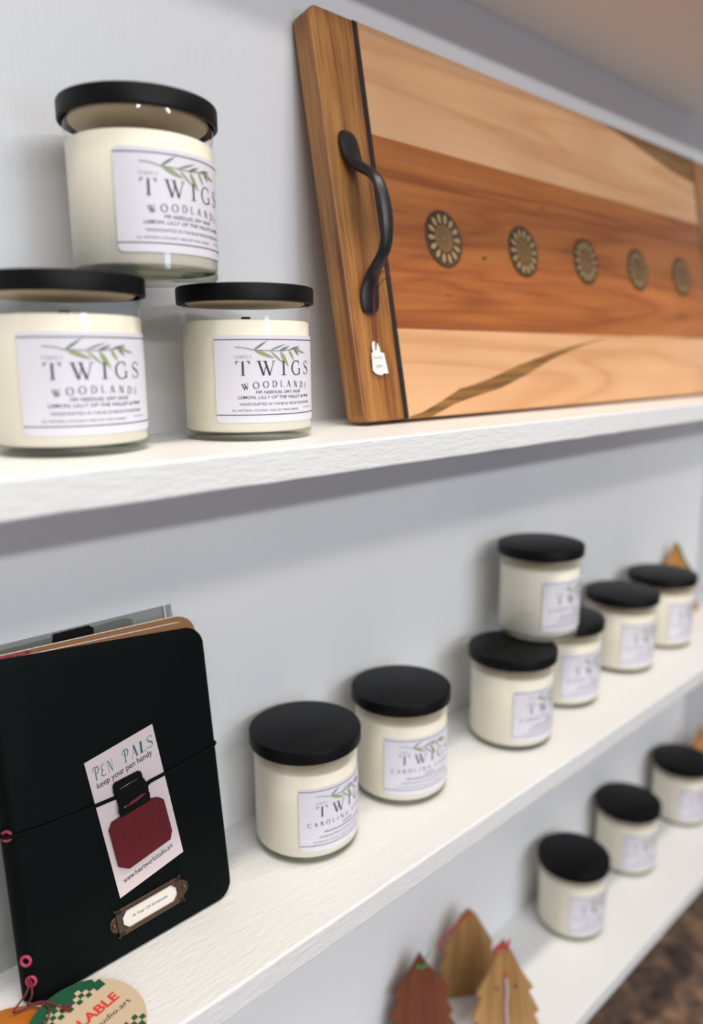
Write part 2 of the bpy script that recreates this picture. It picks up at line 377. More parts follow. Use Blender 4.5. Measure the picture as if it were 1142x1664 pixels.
# ============================================================ CANDLES
H, HL, RB, RL = 0.0935, 0.0103, 0.0409, 0.0435
LW, LH, LZ0 = 0.080, 0.052, 0.0115      # label width, height, bottom
WAXTOP = 0.0725
def cyl(u, v, r=RB+0.0003):
    a = -PI/2 + u/RB; return (r*math.cos(a), r*math.sin(a), LZ0+v)
def zu(px): return math.asin(max(-1, min(1, ((340+.1576*px)-401)/108.0)))*0.0409-0.0186   # label sheet coordinates
def zv(py): return LH-(py-50)*0.0000556
def branch():
    P = lambda x, y: (zu(x), zv(y))
    stemp = [P(250, 178), P(340, 185), P(430, 207), P(560, 215), P(700, 216), P(830, 200), P(905, 190)]
    dark = stroke([tuple(v)[:2] for v in smooth_path([(a, b, 0) for a, b in stemp], 4)], 0.00042)
    def leaf(a, b, w):
        a = P(*a); b = P(*b); dx, dy = b[0]-a[0], b[1]-a[1]; d = math.hypot(dx, dy); nx, ny = -dy/d*w, dx/d*w
        top = [(a[0]+dx*t+nx*math.sin(PI*t**.8), a[1]+dy*t+ny*math.sin(PI*t**.8)) for t in (0, .2, .4, .6, .8, 1)]
        bot = [(a[0]+dx*t-nx*math.sin(PI*t**.8), a[1]+dy*t-ny*math.sin(PI*t**.8)) for t in (.8, .6, .4, .2)]
        return [top+bot]
    green = leaf((440, 212), (640, 296), .0011) + leaf((700, 222), (785, 385), .0012) + leaf((790, 205), (845, 315), .0008) + leaf((850, 200), (970, 240), .0007) + leaf((600, 222), (725, 345), .0006)
    dark += leaf((432, 207), (570, 110), .0006) + leaf((590, 212), (760, 142), .0004) + leaf((690, 215), (800, 165), .0006) + leaf((800, 200), (915, 165), .0005) + leaf((850, 200), (900, 268), .0006)
    dark += stroke([P(570, 110), P(582, 85)], .0003)
    return dark, green
def rule(y, w=0.0005):
    return stroke([(-LW/2+LW*i/40, y) for i in range(41)], w)
def label_mesh(kind):
    bm = bmesh.new(); n = 48; rc = 0.003
    rows = [0, rc*.08, rc*.3, rc*.6, rc, LH*.35, LH*.65, LH-rc, LH-rc*.6, LH-rc*.3, LH-rc*.08, LH]
    grid = []
    for v in rows:
        d = min(v, LH-v); ins = rc-math.sqrt(max(0, rc*rc-(rc-min(d, rc))**2)); hw = LW/2-ins
        grid.append([bm.verts.new(cyl(-hw+2*hw*i/n, v, RB+0.00015)) for i in range(n+1)])
    for A, B in zip(grid, grid[1:]):
        for i in range(n):
            f = bm.faces.new((A[i], A[i+1], B[i+1], B[i])); f.smooth = True
    c = lambda u, v: cyl(u, v)
    put(bm, rule(zv(98)) + rule(zv(900)), c, 1)
    X = lambda px: zu(px)
    tw = []
    for ch, a, b in (('T', 250, 390), ('W', 455, 650), ('I', 705, 760), ('G', 815, 915), ('S', 955, 1003)):
        g, adv = glyph(ch); h_ = .0086; xa = X(a); xb = X(b); gx0 = min(p[0] for f in g for p in f); gx1 = max(p[0] for f in g for p in f)
        for f in g: tw.append([(xa+(p[0]-gx0)/(gx1-gx0)*(xb-xa), zv(478)+p[1]*h_) for p in f])
    put(bm, tw, c, 1)
    put(bm, serif('SIMPLY', .0019, X(240), X(412), y=zv(298)), c, 2)
    if kind == 'woodlands':
        lift = lambda t: (-.0014*(2*t-1)**2*1.2, -.22*(2*t-1)*1.0 if abs(2*t-1) > .5 else -.06*(2*t-1))
        put(bm, serif('WOODLANDS', .0038, X(308), X(975), y=zv(604), lift=lift, weight=1.35), c, 1)
        put(bm, fit_width(sans('FIR NEEDLES, DRY SAGE', .0017, shear=.25, bold=.006), X(440), X(910)), lambda u, v: cyl(u, v+zv(671)), 1)
        put(bm, fit_width(sans('LEMON, LILLY OF THE VALLEY & PINE', .0018, shear=.25, bold=.006), X(260), X(1000)), lambda u, v: cyl(u, v+zv(727)), 1)
    else:
        put(bm, serif('CAROLINA CABIN', .0034, X(140), .0262, y=zv(604), lift=lambda t: (-.0012*(2*t-1)**2, -.05*(2*t-1)), weight=1.3), c, 1)
        put(bm, fit_width(sans('CEDAR', .0015, shear=.25, bold=.006), -.005, .005), lambda u, v: cyl(u, v+zv(671)), 1)
        put(bm, fit_width(sans('FRANKINCENSE & MYRRH', .0016, shear=.25, bold=.006), X(340), .0215), lambda u, v: cyl(u, v+zv(727)), 1)
    put(bm, fit_width(sans('HANDCRAFTED IN THE BLUE RIDGE MOUNTAINS', .0016), X(278), X(1003)), lambda u, v: cyl(u, v+zv(797)), 5)
    put(bm, fit_width(sans('ALL NATURAL COCONUT AND SOY WAX CANDLE', .0013), X(198), X(880)), lambda u, v: cyl(u, v+zv(862)), 5)
    put(bm, fit_width(sans('8.5 OZ/241 G', .0010), X(945), X(1030)), lambda u, v: cyl(u, v+zv(848)), 2)
    d, g = branch(); cc = lambda u, v: cyl(u, v, RB+0.0004)
    put(bm, d, cc, 4); put(bm, g, cc, 3)
    return bm
def candle_proto(kind):
    r = empty('jar_candle', (0, 0, 0))
    # glass wall: outer and inner skin, thick base
    bm = bmesh.new(); BT = 0.0052
    lathe(bm, [(RB-0.0025, 0.0004), (RB-0.0008, 0.0014), (RB, 0.004), (RB, H-HL+0.004)], 72, 0)
    lathe(bm, [(0.0, 0.0004), (RB-0.0025, 0.0004), (RB-0.0006, 0.0022), (RB-0.00025, 0.0036), (RB-0.0004, BT-0.0004), (RB-0.0025, BT), (0, BT)], 72, 1)
    bmesh.ops.recalc_face_normals(bm, faces=bm.faces)
    obj('jar', bm, [M['glass'], M['baseglass']], r, True)
    bm = bmesh.new(); rw = RB-0.0008
    lathe(bm, [(0, BT+0.0003), (rw-0.0012, BT+0.0003), (rw, BT+0.0014), (rw, WAXTOP-0.0008), (rw-0.0012, WAXTOP), (rw-0.008, WAXTOP-0.0004), (0, WAXTOP)], 72)
    obj('wax', bm, M['wax'], r, True)
    bm = bmesh.new(); box(bm, -.0028, .0028, -.0008, .0008, WAXTOP-0.001, WAXTOP+0.0035)
    obj('wick', bm, M['wick'], r)
    bm = bmesh.new(); z0, z1 = H-HL, H
    lathe(bm, [(RB+0.0006, z0), (RL-0.0006, z0), (RL, z0+0.0006), (RL, z1-0.0012), (RL-0.0004, z1-0.0004), (RL-0.0014, z1), (0, z1)], 96)
    lathe(bm, [(RB+0.0006, z0), (RB+0.0006, z1-0.003), (0, z1-0.003)], 96)
    bmesh.ops.recalc_face_normals(bm, faces=bm.faces)
    lid = obj('lid', bm, M['lid'], r, False)
    for p_ in lid.data.polygons: p_.use_smooth = True
    lid.data.set_sharp_from_angle(angle=0.6)
    bm = bmesh.new(); lathe(bm, [(0, z0-0.0005), (RB-0.0045, z0-0.0005), (RB-0.003, z0+0.0008), (RB-0.003, z0+0.004), (0, z0+0.004)], 64)
    tag(obj('lid_seal', bm, M['seal'], lid, True), 'tan seal disc under the black lid')
    obj('label', label_mesh(kind), [M['paper'], M['ink'], M['greyink'], M['leaf'], M['darkleaf'], M['softink']], r)
    return r
def copy_tree(o, parent=None):
    c = o.copy(); COL.objects.link(c)
    if parent: c.parent = parent
    for ch in list(o.children): copy_tree(ch, c)
    return c
GW, GC2, GC3 = 'woodlands candles on the upper shelf', 'candles on the middle shelf', 'candles on the lowest shelf'
CANDLES = [
 ('w', 0.2259, -0.0581, Z1+H, 0.123, GW, 'woodlands jar candle stacked on top of two others, left of the serving board'),
 ('w', 0.1758, -0.0553, Z1, -0.041, GW, 'woodlands jar candle at the left picture edge, lower left of the upper stack'),
 ('w', 0.2911, -0.0625, Z1, -0.136, GW, 'woodlands jar candle standing on the upper shelf nearest the serving board'),
 ('c', 0.3421, -0.0510, Z2, 0.147, GC2, 'cream jar candle with black lid standing right beside the dark green journal'),
 ('c', 0.4505, -0.0519, Z2, -0.188, GC2, 'cream jar candle, second from the journal on the middle shelf'),
 ('c', 0.6536, -0.0580, Z2+H, 0.063, GC2, 'cream jar candle stacked on top of two others on the middle shelf'),
 ('c', 0.5966, -0.0670, Z2, 0.072, GC2, 'cream jar candle under the left side of the stacked middle-shelf candle'),
 ('c', 0.7122, -0.0542, Z2, -0.052, GC2, 'cream jar candle half hidden behind and under the stacked middle-shelf candle'),
 ('c', 0.8439, -0.0550, Z2, -0.071, GC2, 'cream jar candle, second from the right end of the middle shelf'),
 ('c', 0.9550, -0.0540, Z2, 0.111, GC2, 'cream jar candle farthest right on the middle shelf, before the orange tree ornament'),
 ('c', 0.7659, -0.0529, Z3, -0.118, GC3, 'cream jar candle on the lowest shelf nearest the tan wooden trees'),
 ('c', 0.9249, -0.0438, Z3, -0.205, GC3, 'cream jar candle in the middle of the three on the lowest shelf'),
 ('c', 1.0901, -0.0485, Z3, -0.191, GC3, 'cream jar candle at the far right of the lowest shelf, cut by the picture edge'),
]
protos = {}
for kd, x, y, z, rz, grp, lab in CANDLES:
    if kd not in protos: c = protos[kd] = candle_proto('woodlands' if kd == 'w' else 'carolina')
    else: c = copy_tree(protos[kd])
    c.location = (x, y, z+(0.0002 if z in (Z1+H, Z2+H) else 0)); c.rotation_euler = (0, 0, rz)
    tag(c, lab, 'candle', grp)

# ============================================================ SERVING BOARD
LEAN = 0.18885
BX0, BX1, BH, BT = 0.385, 1.075, 0.2995, 0.0185
board = empty('serving_board', (0, -0.0750, 0.0036), (PI/2-LEAN, 0, 0))
tag(board, 'large striped wooden serving board with black handle and round medallions leaning on the wall', 'serving board')
SL, SR, SW = 0.4285, 1.0265, 0.0048
def round_rect(x0, x1, y0, y1, rl, rr, n=8):
    pts = []
    for cx, cy, r, a0 in ((x0+rl, y0+rl, rl, 180), (x1-rr, y0+rr, rr, 270), (x1-rr, y1-rr, rr, 0), (x0+rl, y1-rl, rl, 90)):
        if r < 1e-6: pts.append((cx, cy)); continue
        for i in range(n+1):
            a = math.radians(a0+90*i/n); pts.append((cx+r*math.cos(a), cy+r*math.sin(a)))
    return pts
bm = bmesh.new(); prism(bm, round_rect(BX0, SL, 0, BH, .008, 0), -BT, 0); obj('end_strip', bm, M['oak'], board, bevel=.0012)
bm = bmesh.new(); prism(bm, round_rect(SR+SW, BX1, 0, BH, 0, .008), -BT, 0); obj('end_strip', bm, M['oak'], board, bevel=.0012)
for x in (SL, SR):
    bm = bmesh.new(); box(bm, x, x+SW, 0, BH, -BT, 0); tag(obj('inlay_strip', bm, M['ebony'], board), 'thin black strip')
V1, V2 = 0.0695, 0.2165
bm = bmesh.new(); box(bm, SL+SW, SR, 0, V1, -BT, 0)
streak_lo = [(.4345, .0015), (.450, .004), (.475, .012), (.500, .021), (.512, .0225), (.545, .029), (.590, .040), (.628, .0475), (.680, .057), (.760, .0675)]
streak_hi = [(.4345, -.0), (.460, .0), (.490, .0085), (.505, .0115), (.520, .014), (.560, .0205), (.600, .031), (.640, .0435), (.700, .0575), (.760, .0675)]
for i in range(len(streak_lo)-1):
    q = [streak_hi[i], streak_hi[i+1], streak_lo[i+1], streak_lo[i]]
    bm.faces.new([bm.verts.new((max(a, SL+SW), max(b, 0), 0.00012)) for a, b in q]).material_index = 1
tag(obj('lower_panel', bm, [M['maple'], M['spalt']], board), 'pale maple band with a brown streak')
bm = bmesh.new(); box(bm, SL+SW, SR, V1, V2, -BT, 0)
for kx, ky, a, b in ((.5565, .1335, .0035, .0016), (.5, .098, .003, .0005), (.66, .19, .004, .0006)):
    bm.faces.new([bm.verts.new((kx+a*math.cos(t*PI/6)+b*.5*math.sin(t*PI/6), ky+b*math.sin(t*PI/6), .00012)) for t in range(12)]).material_index = 1
tag(obj('middle_panel', bm, [M['cherry'], M['knot']], board), 'wide red-brown cherry band')
bm = bmesh.new(); box(bm, SL+SW, SR, V2, BH, -BT, 0)
hw = [(.80, .2995), (.86, .2905), (.93, .2790), (.98, .272), (SR, .268), (SR, .2995)]
bm.faces.new([bm.verts.new((a, b, 0.00012)) for a, b in hw]).material_index = 1
tag(obj('upper_panel', bm, [M['maple'], M['spalt']], board), 'pale maple band with a brown corner')
def medallion(x, y):
    bm = bmesh.new(); R = .0235
    lathe(bm, [(R, 0), (R, .0006), (R-.0012, .0009), (R-.002, .0005), (.0, .0005)], 48, 0)
    for i in range(14):
        a = 2*PI*i/14; ca, sa = math.cos(a), math.sin(a)
        pts = [(.0125, -.0010), (.0165, -.0022), (.0195, -.0014), (.0205, 0), (.0195, .0014), (.0165, .0022), (.0125, .0010)]
        q = [(p[0]*ca-p[1]*sa, p[0]*sa+p[1]*ca) for p in pts]
        prism(bm, q, .0005, .0011, 1)
    lathe(bm, [(.0118, .0005), (.0118, .0011), (.0100, .0014), (.0090, .0010), (0, .0012)], 32, 2)
    lathe(bm, [(.003, .0010), (.0024, .0017), (0, .0019)], 16, 2)
    bm.transform(Matrix.Translation((x, y, 0))); return bm
for x in (.5035, .6180, .7300, .8435, .9575):
    obj('medallion', medallion(x, .1447), [M['med_dark'], M['med_light'], M['med_mid']], board)
def handle(x):
    bm = bmesh.new(); v0, v1 = .079, .213
    # profile along v: (v, height of centre, half width, half thickness)
    pr = [(v1, .0008, .0045, .0008), (v1-.002, .0018, .0078, .0016), (v1-.008, .0026, .0098, .0024), (v1-.017, .0034, .0098, .0030),
          (v1-.025, .0062, .0076, .0036), (v1-.031, .0120, .0058, .0038), (v1-.036, .0190, .0054, .0036), (v1-.042, .0250, .0054, .0036),
          (v1-.052, .0285, .0060, .0036), (.146, .0300, .0064, .0036)]
    mir = [(v0+v1-a, b, c, d) for a, b, c, d in pr[:-1]][::-1]
    pr = pr+mir; n = 14; rings = []
    for i, (v, h, w, t) in enumerate(pr):
        a = pr[max(i-1, 0)]; b = pr[min(i+1, len(pr)-1)]; dv, dh = b[0]-a[0], b[1]-a[1]; d = math.hypot(dv, dh)
        nv, nh = -dh/d, dv/d
        if nh < 0: nv, nh = -nv, -nh
        rings.append([bm.verts.new((x+w*math.cos(2*PI*k_/n), v+nv*t*math.sin(2*PI*k_/n), max(0.0, h+nh*t*math.sin(2*PI*k_/n)))) for k_ in range(n)])
    for A, B in zip(rings, rings[1:]):
        for k_ in range(n): bm.faces.new((A[k_], A[(k_+1) % n], B[(k_+1) % n], B[k_]))
    bm.faces.new(rings[0]); bm.faces.new(rings[-1][::-1]); bmesh.ops.recalc_face_normals(bm, faces=bm.faces)
    o = obj('handle', bm, M['iron'], board, True); s_ = o.modifiers.new('sub', 'SUBSURF'); s_.levels = 2; s_.render_levels = 2
handle(.4050); handle(1.0535)

# price tag on its string, hanging in front of the oak strip
Bm = Matrix.Translation((0, -0.0750, 0.0036)) @ Matrix.Rotation(PI/2-LEAN, 4, 'X')
pt = empty('price_tag', (0, -0.0750, 0.0036), (PI/2-LEAN, 0, 0))
tag(pt, 'tiny white paper price tag hanging by maroon string from the black handle', 'tag')
bm = bmesh.new(); tz = .0022
outl = [(.3958, .0375), (.3985, .0350), (.4025, .0338), (.4055, .0340), (.4068, .0350), (.4105, .0348), (.4118, .0352), (.4098, .0502), (.4062, .0508),
        (.4060, .0535), (.4048, .0570), (.4025, .0590), (.4000, .0590), (.3985, .0572), (.3980, .0535), (.3985, .0510), (.3968, .0500)]
outl = [(a+.0028, b) for a, b in outl]
prism(bm, outl, tz-.0004, tz, 0)
bm.faces.new([bm.verts.new((.4045+.0006*math.cos(t*PI/5), .0532+.0011*math.sin(t*PI/5), tz+.00008)) for t in range(10)]).material_index = 1
put(bm, fit_width(sans('WDWRK', .0016, bold=-.01), .4005, .4105), lambda u, v: (u, v+.0460, tz+.0001), 2)
put(bm, fit_width(sans('$295', .0018), .4025, .4090), lambda u, v: (u, v+.0395, tz+.0001), 2)
obj('tag_card', bm, [M['tagwhite'], M['ink'], M['greyink']], pt)
bm = bmesh.new()
tube(bm, smooth_path([(.4045, .0540, tz+.0006), (.4050, .064, .0035), (.4042, .075, .0055), (.4035, .086, .0070), (.4020, .0975, .0125), (.4008, .1035, .0200), (.4030, .1045, .0225), (.4080, .1035, .0222), (.4100, .1025, .0180)]), .00042, 6)
tube(bm, smooth_path([(.4045, .0540, tz+.0006), (.4068, .066, .0035), (.4060, .078, .0055), (.4050, .088, .0070), (.4060, .098, .0140), (.4085, .1030, .0215)]), .00035, 6)
obj('string', bm, M['maroon'], pt)

# ============================================================ JOURNAL
JL = math.atan2(.047, .185)
J0 = (0, -0.068, Z2+0.0012)
jr = empty('journal', J0, (PI/2-JL, 0, 0))
tag(jr, 'dark green leather journal with black elastic leaning against the wall', 'journal')
JD = 0.0135
def xr(v): return .2580+.0625*v
def xl(v): return .1245+.045*v
def vtop(x): return .2035-(x-.132)*.095
RC = .012
def cover_pt(s, t):
    """s: 0 front right edge .. 1 spine start .. 2 spine end .. 3 back right edge ; t 0..1 up"""
    v = t*.2
    if s <= 1: d = s
    elif s >= 2: d = 3-s
    else: d = 1
    vx = v; X = xr(vx)+(xl(vx)-xr(vx))*d
    dist = (xr(vx)-xl(vx))*d; ins = RC-math.sqrt(max(0, RC*RC-(RC-min(dist, RC))**2))
    if dist < 0.0: ins = RC
    top = vtop(X)-ins; bot = ins
    z = 0
    if 1 < s < 2:
        a = (s-1)*PI; r = JD/2
        X = X-math.sin(a)*r*1.25; z = -r+r*math.cos(a)
        bot += math.sin(a)*.003
    elif s >= 2: z = -JD
    vv = bot+(top-bot)*t
    return (X + .0*(vv), vv, z)
bm = bmesh.new()
ss = [0, .004, .01, .02, .035, .055, .075, .1, .2, .3, .4, .5, .6, .7, .8, .9, 1]
ss = ss+[1+i/10 for i in range(1, 10)]+[3-a for a in ss[::-1]]
ts = [i/24 for i in range(25)]
g = [[bm.verts.new(cover_pt(s, t)) for t in ts] for s in ss]
for A, B in zip(g, g[1:]):
    for i in range(len(ts)-1): bm.faces.new((A[i], A[i+1], B[i+1], B[i]))
bmesh.ops.recalc_face_normals(bm, faces=bm.faces)
cov = obj('cover', bm, M['leather'], jr, True)
sm = cov.modifiers.new('solid', 'SOLIDIFY'); sm.thickness = .0022; sm.offset = 0
bv = cov.modifiers.new('bevel', 'BEVEL'); bv.width = .0006; bv.segments = 2; bv.limit_method = 'ANGLE'; bv.angle_limit = 1.0
def slab(name, z0, z1, vl, vr, mat, xin=.003, left=.1275):
    r = .013; pts = []
    line = lambda x: vl+(x-.139)/(.2576-.139)*(vr-vl)
    xR = xr(.195)-xin
    n = 8
    pts.append((left, .004)); pts.append((xr(.0)-xin-r, .004))
    for i in range(n+1):
        a = math.radians(-90+90*i/n); pts.append((xr(0)-xin-r+r*math.cos(a), .004+r+r*math.sin(a)))
    vt = line(xR-r)
    for i in range(n+1):
        a = math.radians(90*i/n); pts.append((xR-r+r*math.cos(a), vt-r+r*math.sin(a)))
    pts.append((left+.006, line(left+.006)))
    bm = bmesh.new(); prism(bm, pts, z0, z1); return obj(name, bm, mat, jr)
slab('notebook_cover', -.0058, -.0018, .2012, .1955, M['kraft'], .0015)
tag(slab('notebook_pages', -.0066, -.0058, .2018, .1962, M['pages'], .003), 'white page edges')
slab('notebook_cover', -.0106, -.0066, .2038, .1996, M['kraft'], .0)
tag(slab('notebook_pages', -.0114, -.0106, .2044, .2003, M['pages'], .002), 'white page edges')
# red tape over the notebook top, left end
bm = bmesh.new()
def tp(x, q, dz=0): return (x, .2018+(x-.139)*-.045+q, -.00655+dz)
def trect(x0, x1, q0, q1, dz, mi): bm.faces.new([bm.verts.new(tp(a, q, dz)) for a, q in ((x0, q0), (x1, q0), (x1, q1), (x0, q1))]).material_index = mi
trect(.126, .1560, -.001, .0020, .0, 0)
trect(.1520, .1545, -.001, .0020, .0001, 1); trect(.1470, .1476, .0, .0018, .0001, 1)
put(bm, fit_width(sans('N', .0016, bold=.02), .1415, .1438), lambda u, v: tp(u, .0002+v, .0001), 1)
tag(obj('tape_strip', bm, [M['redtape'], M['redink']], jr), 'red patterned tape')
# elastic band round the cover
bm = bmesh.new()
ep = [(.1165, .1035, -.0070), (.1180, .1020, -.0015), (.123, .1005, .0016), (.140, .0988, .0018), (.153, .0983, .0019), (.171, .0979, .0022), (.1865, .0979, .0024), (.1900, .0979, .0040), (.2080, .0985, .0040), (.2120, .0990, .0026), (.2230, .0999, .0021), (.245, .1022, .0018), (.2620, .1050, .0016), (.2662, .1058, -.0008), (.2668, .1060, -.0070), (.2655, .1060, -.0140), (.255, .105, -.0157), (.19, .102, -.0157), (.125, .1030, -.0157), (.1172, .1035, -.0135)]
tube(bm, smooth_path(ep+[ep[0]], 4), .0013, 8)
obj('elastic_band', bm, M['elastic'], jr)
# pink cords through the spine holes
def ring(x, v, z, r, rt, name):
    bm = bmesh.new(); n = 20
    pts = []
    for i in range(n+1):
        a = 2*PI*i/n; pts.append((x+r*math.cos(a)*.75, v+r*math.sin(a), z+r*math.cos(a)*.65))
    tube(bm, pts[:-1], rt, 8, closed=True); return obj(name, bm, M['pink'], jr)
for x, v in ((.1200, .0268), (.1208, .0142), (.1222, .1010)):
    ring(x-.0010, v, -.0008, .0027, .00095, 'spine_cord')
# bronze label holder
def frame_map(o, ex, ey):
    return lambda u, v, h=0: (o[0]+ex[0]*u+ey[0]*v, o[1]+ex[1]*u+ey[1]*v, .0013+h)
lh = frame_map((.1972, .0215), (.9995, .030), (-.030, .9995))
LHW, LHH = .0470, .0170
holder_bm = bmesh.new()
def mprism(bm, pts, h0, h1, mp, mi=0):
    a = sum(pts[i][0]*pts[(i+1) % len(pts)][1]-pts[(i+1) % len(pts)][0]*pts[i][1] for i in range(len(pts)))
    if a < 0: pts = pts[::-1]
    lo = [bm.verts.new(mp(p[0], p[1], h0)) for p in pts]; hi = [bm.verts.new(mp(p[0], p[1], h1)) for p in pts]; n = len(pts)
    bm.faces.new(lo[::-1]).material_index = mi; bm.faces.new(hi).material_index = mi
    for i in range(n): bm.faces.new((lo[i], lo[(i+1) % n], hi[(i+1) % n], hi[i])).material_index = mi
w2, h2 = LHW/2, LHH/2
mprism(holder_bm, [(-w2, -h2), (w2, -h2), (w2, -h2+.003), (-w2, -h2+.003)], 0, .0014, lh)
mprism(holder_bm, [(-w2, h2-.003), (w2, h2-.003), (w2, h2), (-w2, h2)], 0, .0014, lh)
mprism(holder_bm, [(-w2, -h2), (-w2+.0042, -h2), (-w2+.0042, h2), (-w2, h2)], 0, .0014, lh)
mprism(holder_bm, [(w2-.0042, -h2), (w2, -h2), (w2, h2), (w2-.0042, h2)], 0, .0014, lh)
for sx in (-1, 1):
    mprism(holder_bm, [(sx*(w2+.0001)+sx*.0045*math.sin(math.radians(a)), .0050*math.cos(math.radians(a))) for a in range(0, 181, 15)], 0, .0009, lh)
    for sy in (-1, 1):   # cut corners inside the window
        mprism(holder_bm, [(sx*(w2-.0042), sy*(h2-.003)), (sx*(w2-.0075), sy*(h2-.003)), (sx*(w2-.0042), sy*(h2-.0063))], 0, .0014, lh)
    for yy in (-h2, h2):
        mprism(holder_bm, [(sx*w2-.0008, yy-.0006), (sx*w2+.0004, yy-.0006), (sx*w2+.0004, yy+.0006), (sx*w2-.0008, yy+.0006)], 0, .0014, lh)
lho = obj('label_holder', holder_bm, M['bronze'], jr, bevel=.0003)
for sx in (-1, 1):
    bm = bmesh.new(); lathe(bm, [(.0017, 0), (.0016, .0005), (.0010, .0011), (0, .0013)], 20)
    c = lh(sx*(w2+.0018), 0, .0008); bm.transform(Matrix.Translation(c)); obj('rivet', bm, M['bronze'], lho, True)
bm = bmesh.new(); mprism(bm, [(-w2+.004, -h2+.0028), (w2-.004, -h2+.0028), (w2-.004, h2-.0028), (-w2+.004, h2-.0028)], .0001, .0005, lh)
put(bm, fit_width(sans('A Year Of Gratitude', .0019), -.0125, .0125), lambda u, v: lh(u, v-.0009, .0006), 1)
tag(obj('title_card', bm, [M['pages'], M['ink']], lho), 'cream card reading A Year Of Gratitude')

# ---- pen loop card held under the elastic
cr = empty('pen_loop_card', J0, (PI/2-JL, 0, 0))
tag(cr, 'white card with black pen loop and crimson leather patch, held by the journal elastic', 'card')
C_ = {'bl': (.1789, .0354), 'br': (.2265, .0443), 'tr': (.2212, .1349), 'tl': (.1721, .1260)}
def cm(u, v, h=0):
    a = [C_['bl'][i]*(1-u)*(1-v)+C_['br'][i]*u*(1-v)+C_['tr'][i]*u*v+C_['tl'][i]*(1-u)*v for i in (0, 1)]
    return (a[0], a[1], .0013+h)
CW, CH = .0496, .0908
cmm = lambda x, y, h=0: cm(x/CW, y/CH, h)
bm = bmesh.new(); mprism(bm, [(0, 0), (CW, 0), (CW, CH), (0, CH)], .0, .00035, cmm)
def deco(chars):
    out = []
    for ch, x, y, s_, mi in chars:
        g_, adv = glyph(ch)
        out.append(([[(x+p[0]*s_*.95+p[1]*s_*.10, y+p[1]*s_) for p in f] for f in g_], mi))
    return out
Y0 = .0768
E_ = arc(.42, .74, .30, .25, 60, 265, .10, .05, 14)+arc(.42, .26, .34, .26, 95, 320, .12, .05, 14)
for ch, xa, xb, s_, mi in (('P', .0030, .0072, .0084, 1), ('E', .0084, .0118, .0074, 1), ('N', .0126, .0168, .0074, 1), ('P', .0238, .0286, .0084, 1), ('A', .0300, .0354, .0078, 4), ('L', .0368, .0412, .0076, 1), ('S', .0424, .0466, .0080, 1)):
    g_ = E_ if ch == 'E' else glyph(ch)[0]
    if ch in 'PN': g_ = g_+arc(.0, .80, .16, .16, 60, 250, .05, .04, 10)
    if ch == 'L': g_ = g_+bar(.16, 0, .16, 1, .22)
    if ch == 'A': g_ = g_+bar(.40, 1, .72, 0, .2)
    ga = min(p[0] for f in g_ for p in f); gb = max(p[0] for f in g_ for p in f)
    put(bm, [[(xa+(p[0]-ga)/(gb-ga)*(xb-xa)+p[1]*.0009, Y0+p[1]*s_) for p in f] for f in g_], lambda u, v: cmm(u, v, .0005), mi)
put(bm, fit_width(sans('keep your pen handy', .0038, bold=.008), .0040, .0446), lambda u, v: cmm(u, v+.0712+.02*u, .0005), 3)
put(bm, fit_width(sans('www.heartworkstudio.art', .0034, bold=.006), .0050, .0430), lambda u, v: cmm(u, v+.0068+.02*u, .0005), 3)
obj('card_sheet', bm, [M['card'], M['teal'], M['ink'], M['ink'], M['tealgrey']], cr)
# crimson patch with cut corners
def pu(pts, h0, h1, mat, name, bev=0.0004):
    bm = bmesh.new(); mp = lambda x, y, h=0: (x, y, .0013+h)
    mprism(bm, pts, h0, h1, mp); return obj(name, bm, mat, cr, bevel=bev)
patch = pu([(.1791, .0799), (.1820, .0842), (.1875, .0851), (.2106, .0882), (.2151, .0873), (.2187, .0844), (.2204, .0624), (.2183, .0571), (.1875, .0513), (.1810, .0552)], .0010, .0030, M['redleather'], 'leather_patch')
loop = pu([(.1864, .1016), (.1868, .1060), (.1885, .1075), (.2045, .1090), (.2064, .1085), (.2068, .1044), (.2095, .0985), (.2090, .0925), (.1880, .0905), (.1877, .0956)], .0004, .0042, M['elastic'], 'pen_loop', .0010)
pu([(.1877, .0956), (.1867, .0886), (.1875, .0852), (.2088, .0880), (.2092, .0935), (.2068, .0935), (.1905, .0895), (.1905, .0960)], .0030, .0046, M['elastic'], 'pen_loop', .0005)
bm = bmesh.new(); tube(bm, [(.1900, .1030, .0055), (.1965, .1042, .0056), (.2030, .1050, .0055)], .00022, 6); tag(obj('metal_crimp', bm, flat('pale metal', rgb(160, 160, 164), .3, .8), cr), 'thin pale metal line on the loop')
bm = bmesh.new(); mprism(bm, [(.1920, .0905), (.1950, .0925), (.2040, .0945), (.2065, .0940), (.1990, .0915)], .0044, .0050, lambda x, y, h=0: (x, y, .0013+h)); obj('loop_thread', bm, M['maroon'], cr)

# ---- clear plastic sleeve standing behind the journal
sl = empty('plastic_sleeve', J0, (PI/2-JL, 0, 0))
tag(sl, 'clear plastic sleeve with a black pen loop inside, standing behind the journal', 'sleeve')
zb = -JD-.0026
bm = bmesh.new()
prism(bm, [(.105, .02), (.2560, .02), (.2600, .2088), (.110, .2102)], zb-.0004, zb)
bm2 = bmesh.new(); prism(bm2, [(.1150, .17), (.2250, .17), (.2290, .2050), (.2240, .2068), (.2080, .2066), (.1590, .2064), (.1200, .2062)], zb+.0001, zb+.0004)
obj('film', bm, M['film'], sl)
obj('insert', bm2, flat('grey green insert card', rgb(96, 98, 90), .6), sl)
bm = bmesh.new(); prism(bm, [(.1655, .18), (.1985, .18), (.2005, .2060), (.1975, .2084), (.1740, .2084)], zb+.0005, zb+.0012); tag(obj('pen_loop', bm, M['elastic'], sl), 'black elastic pen loop')
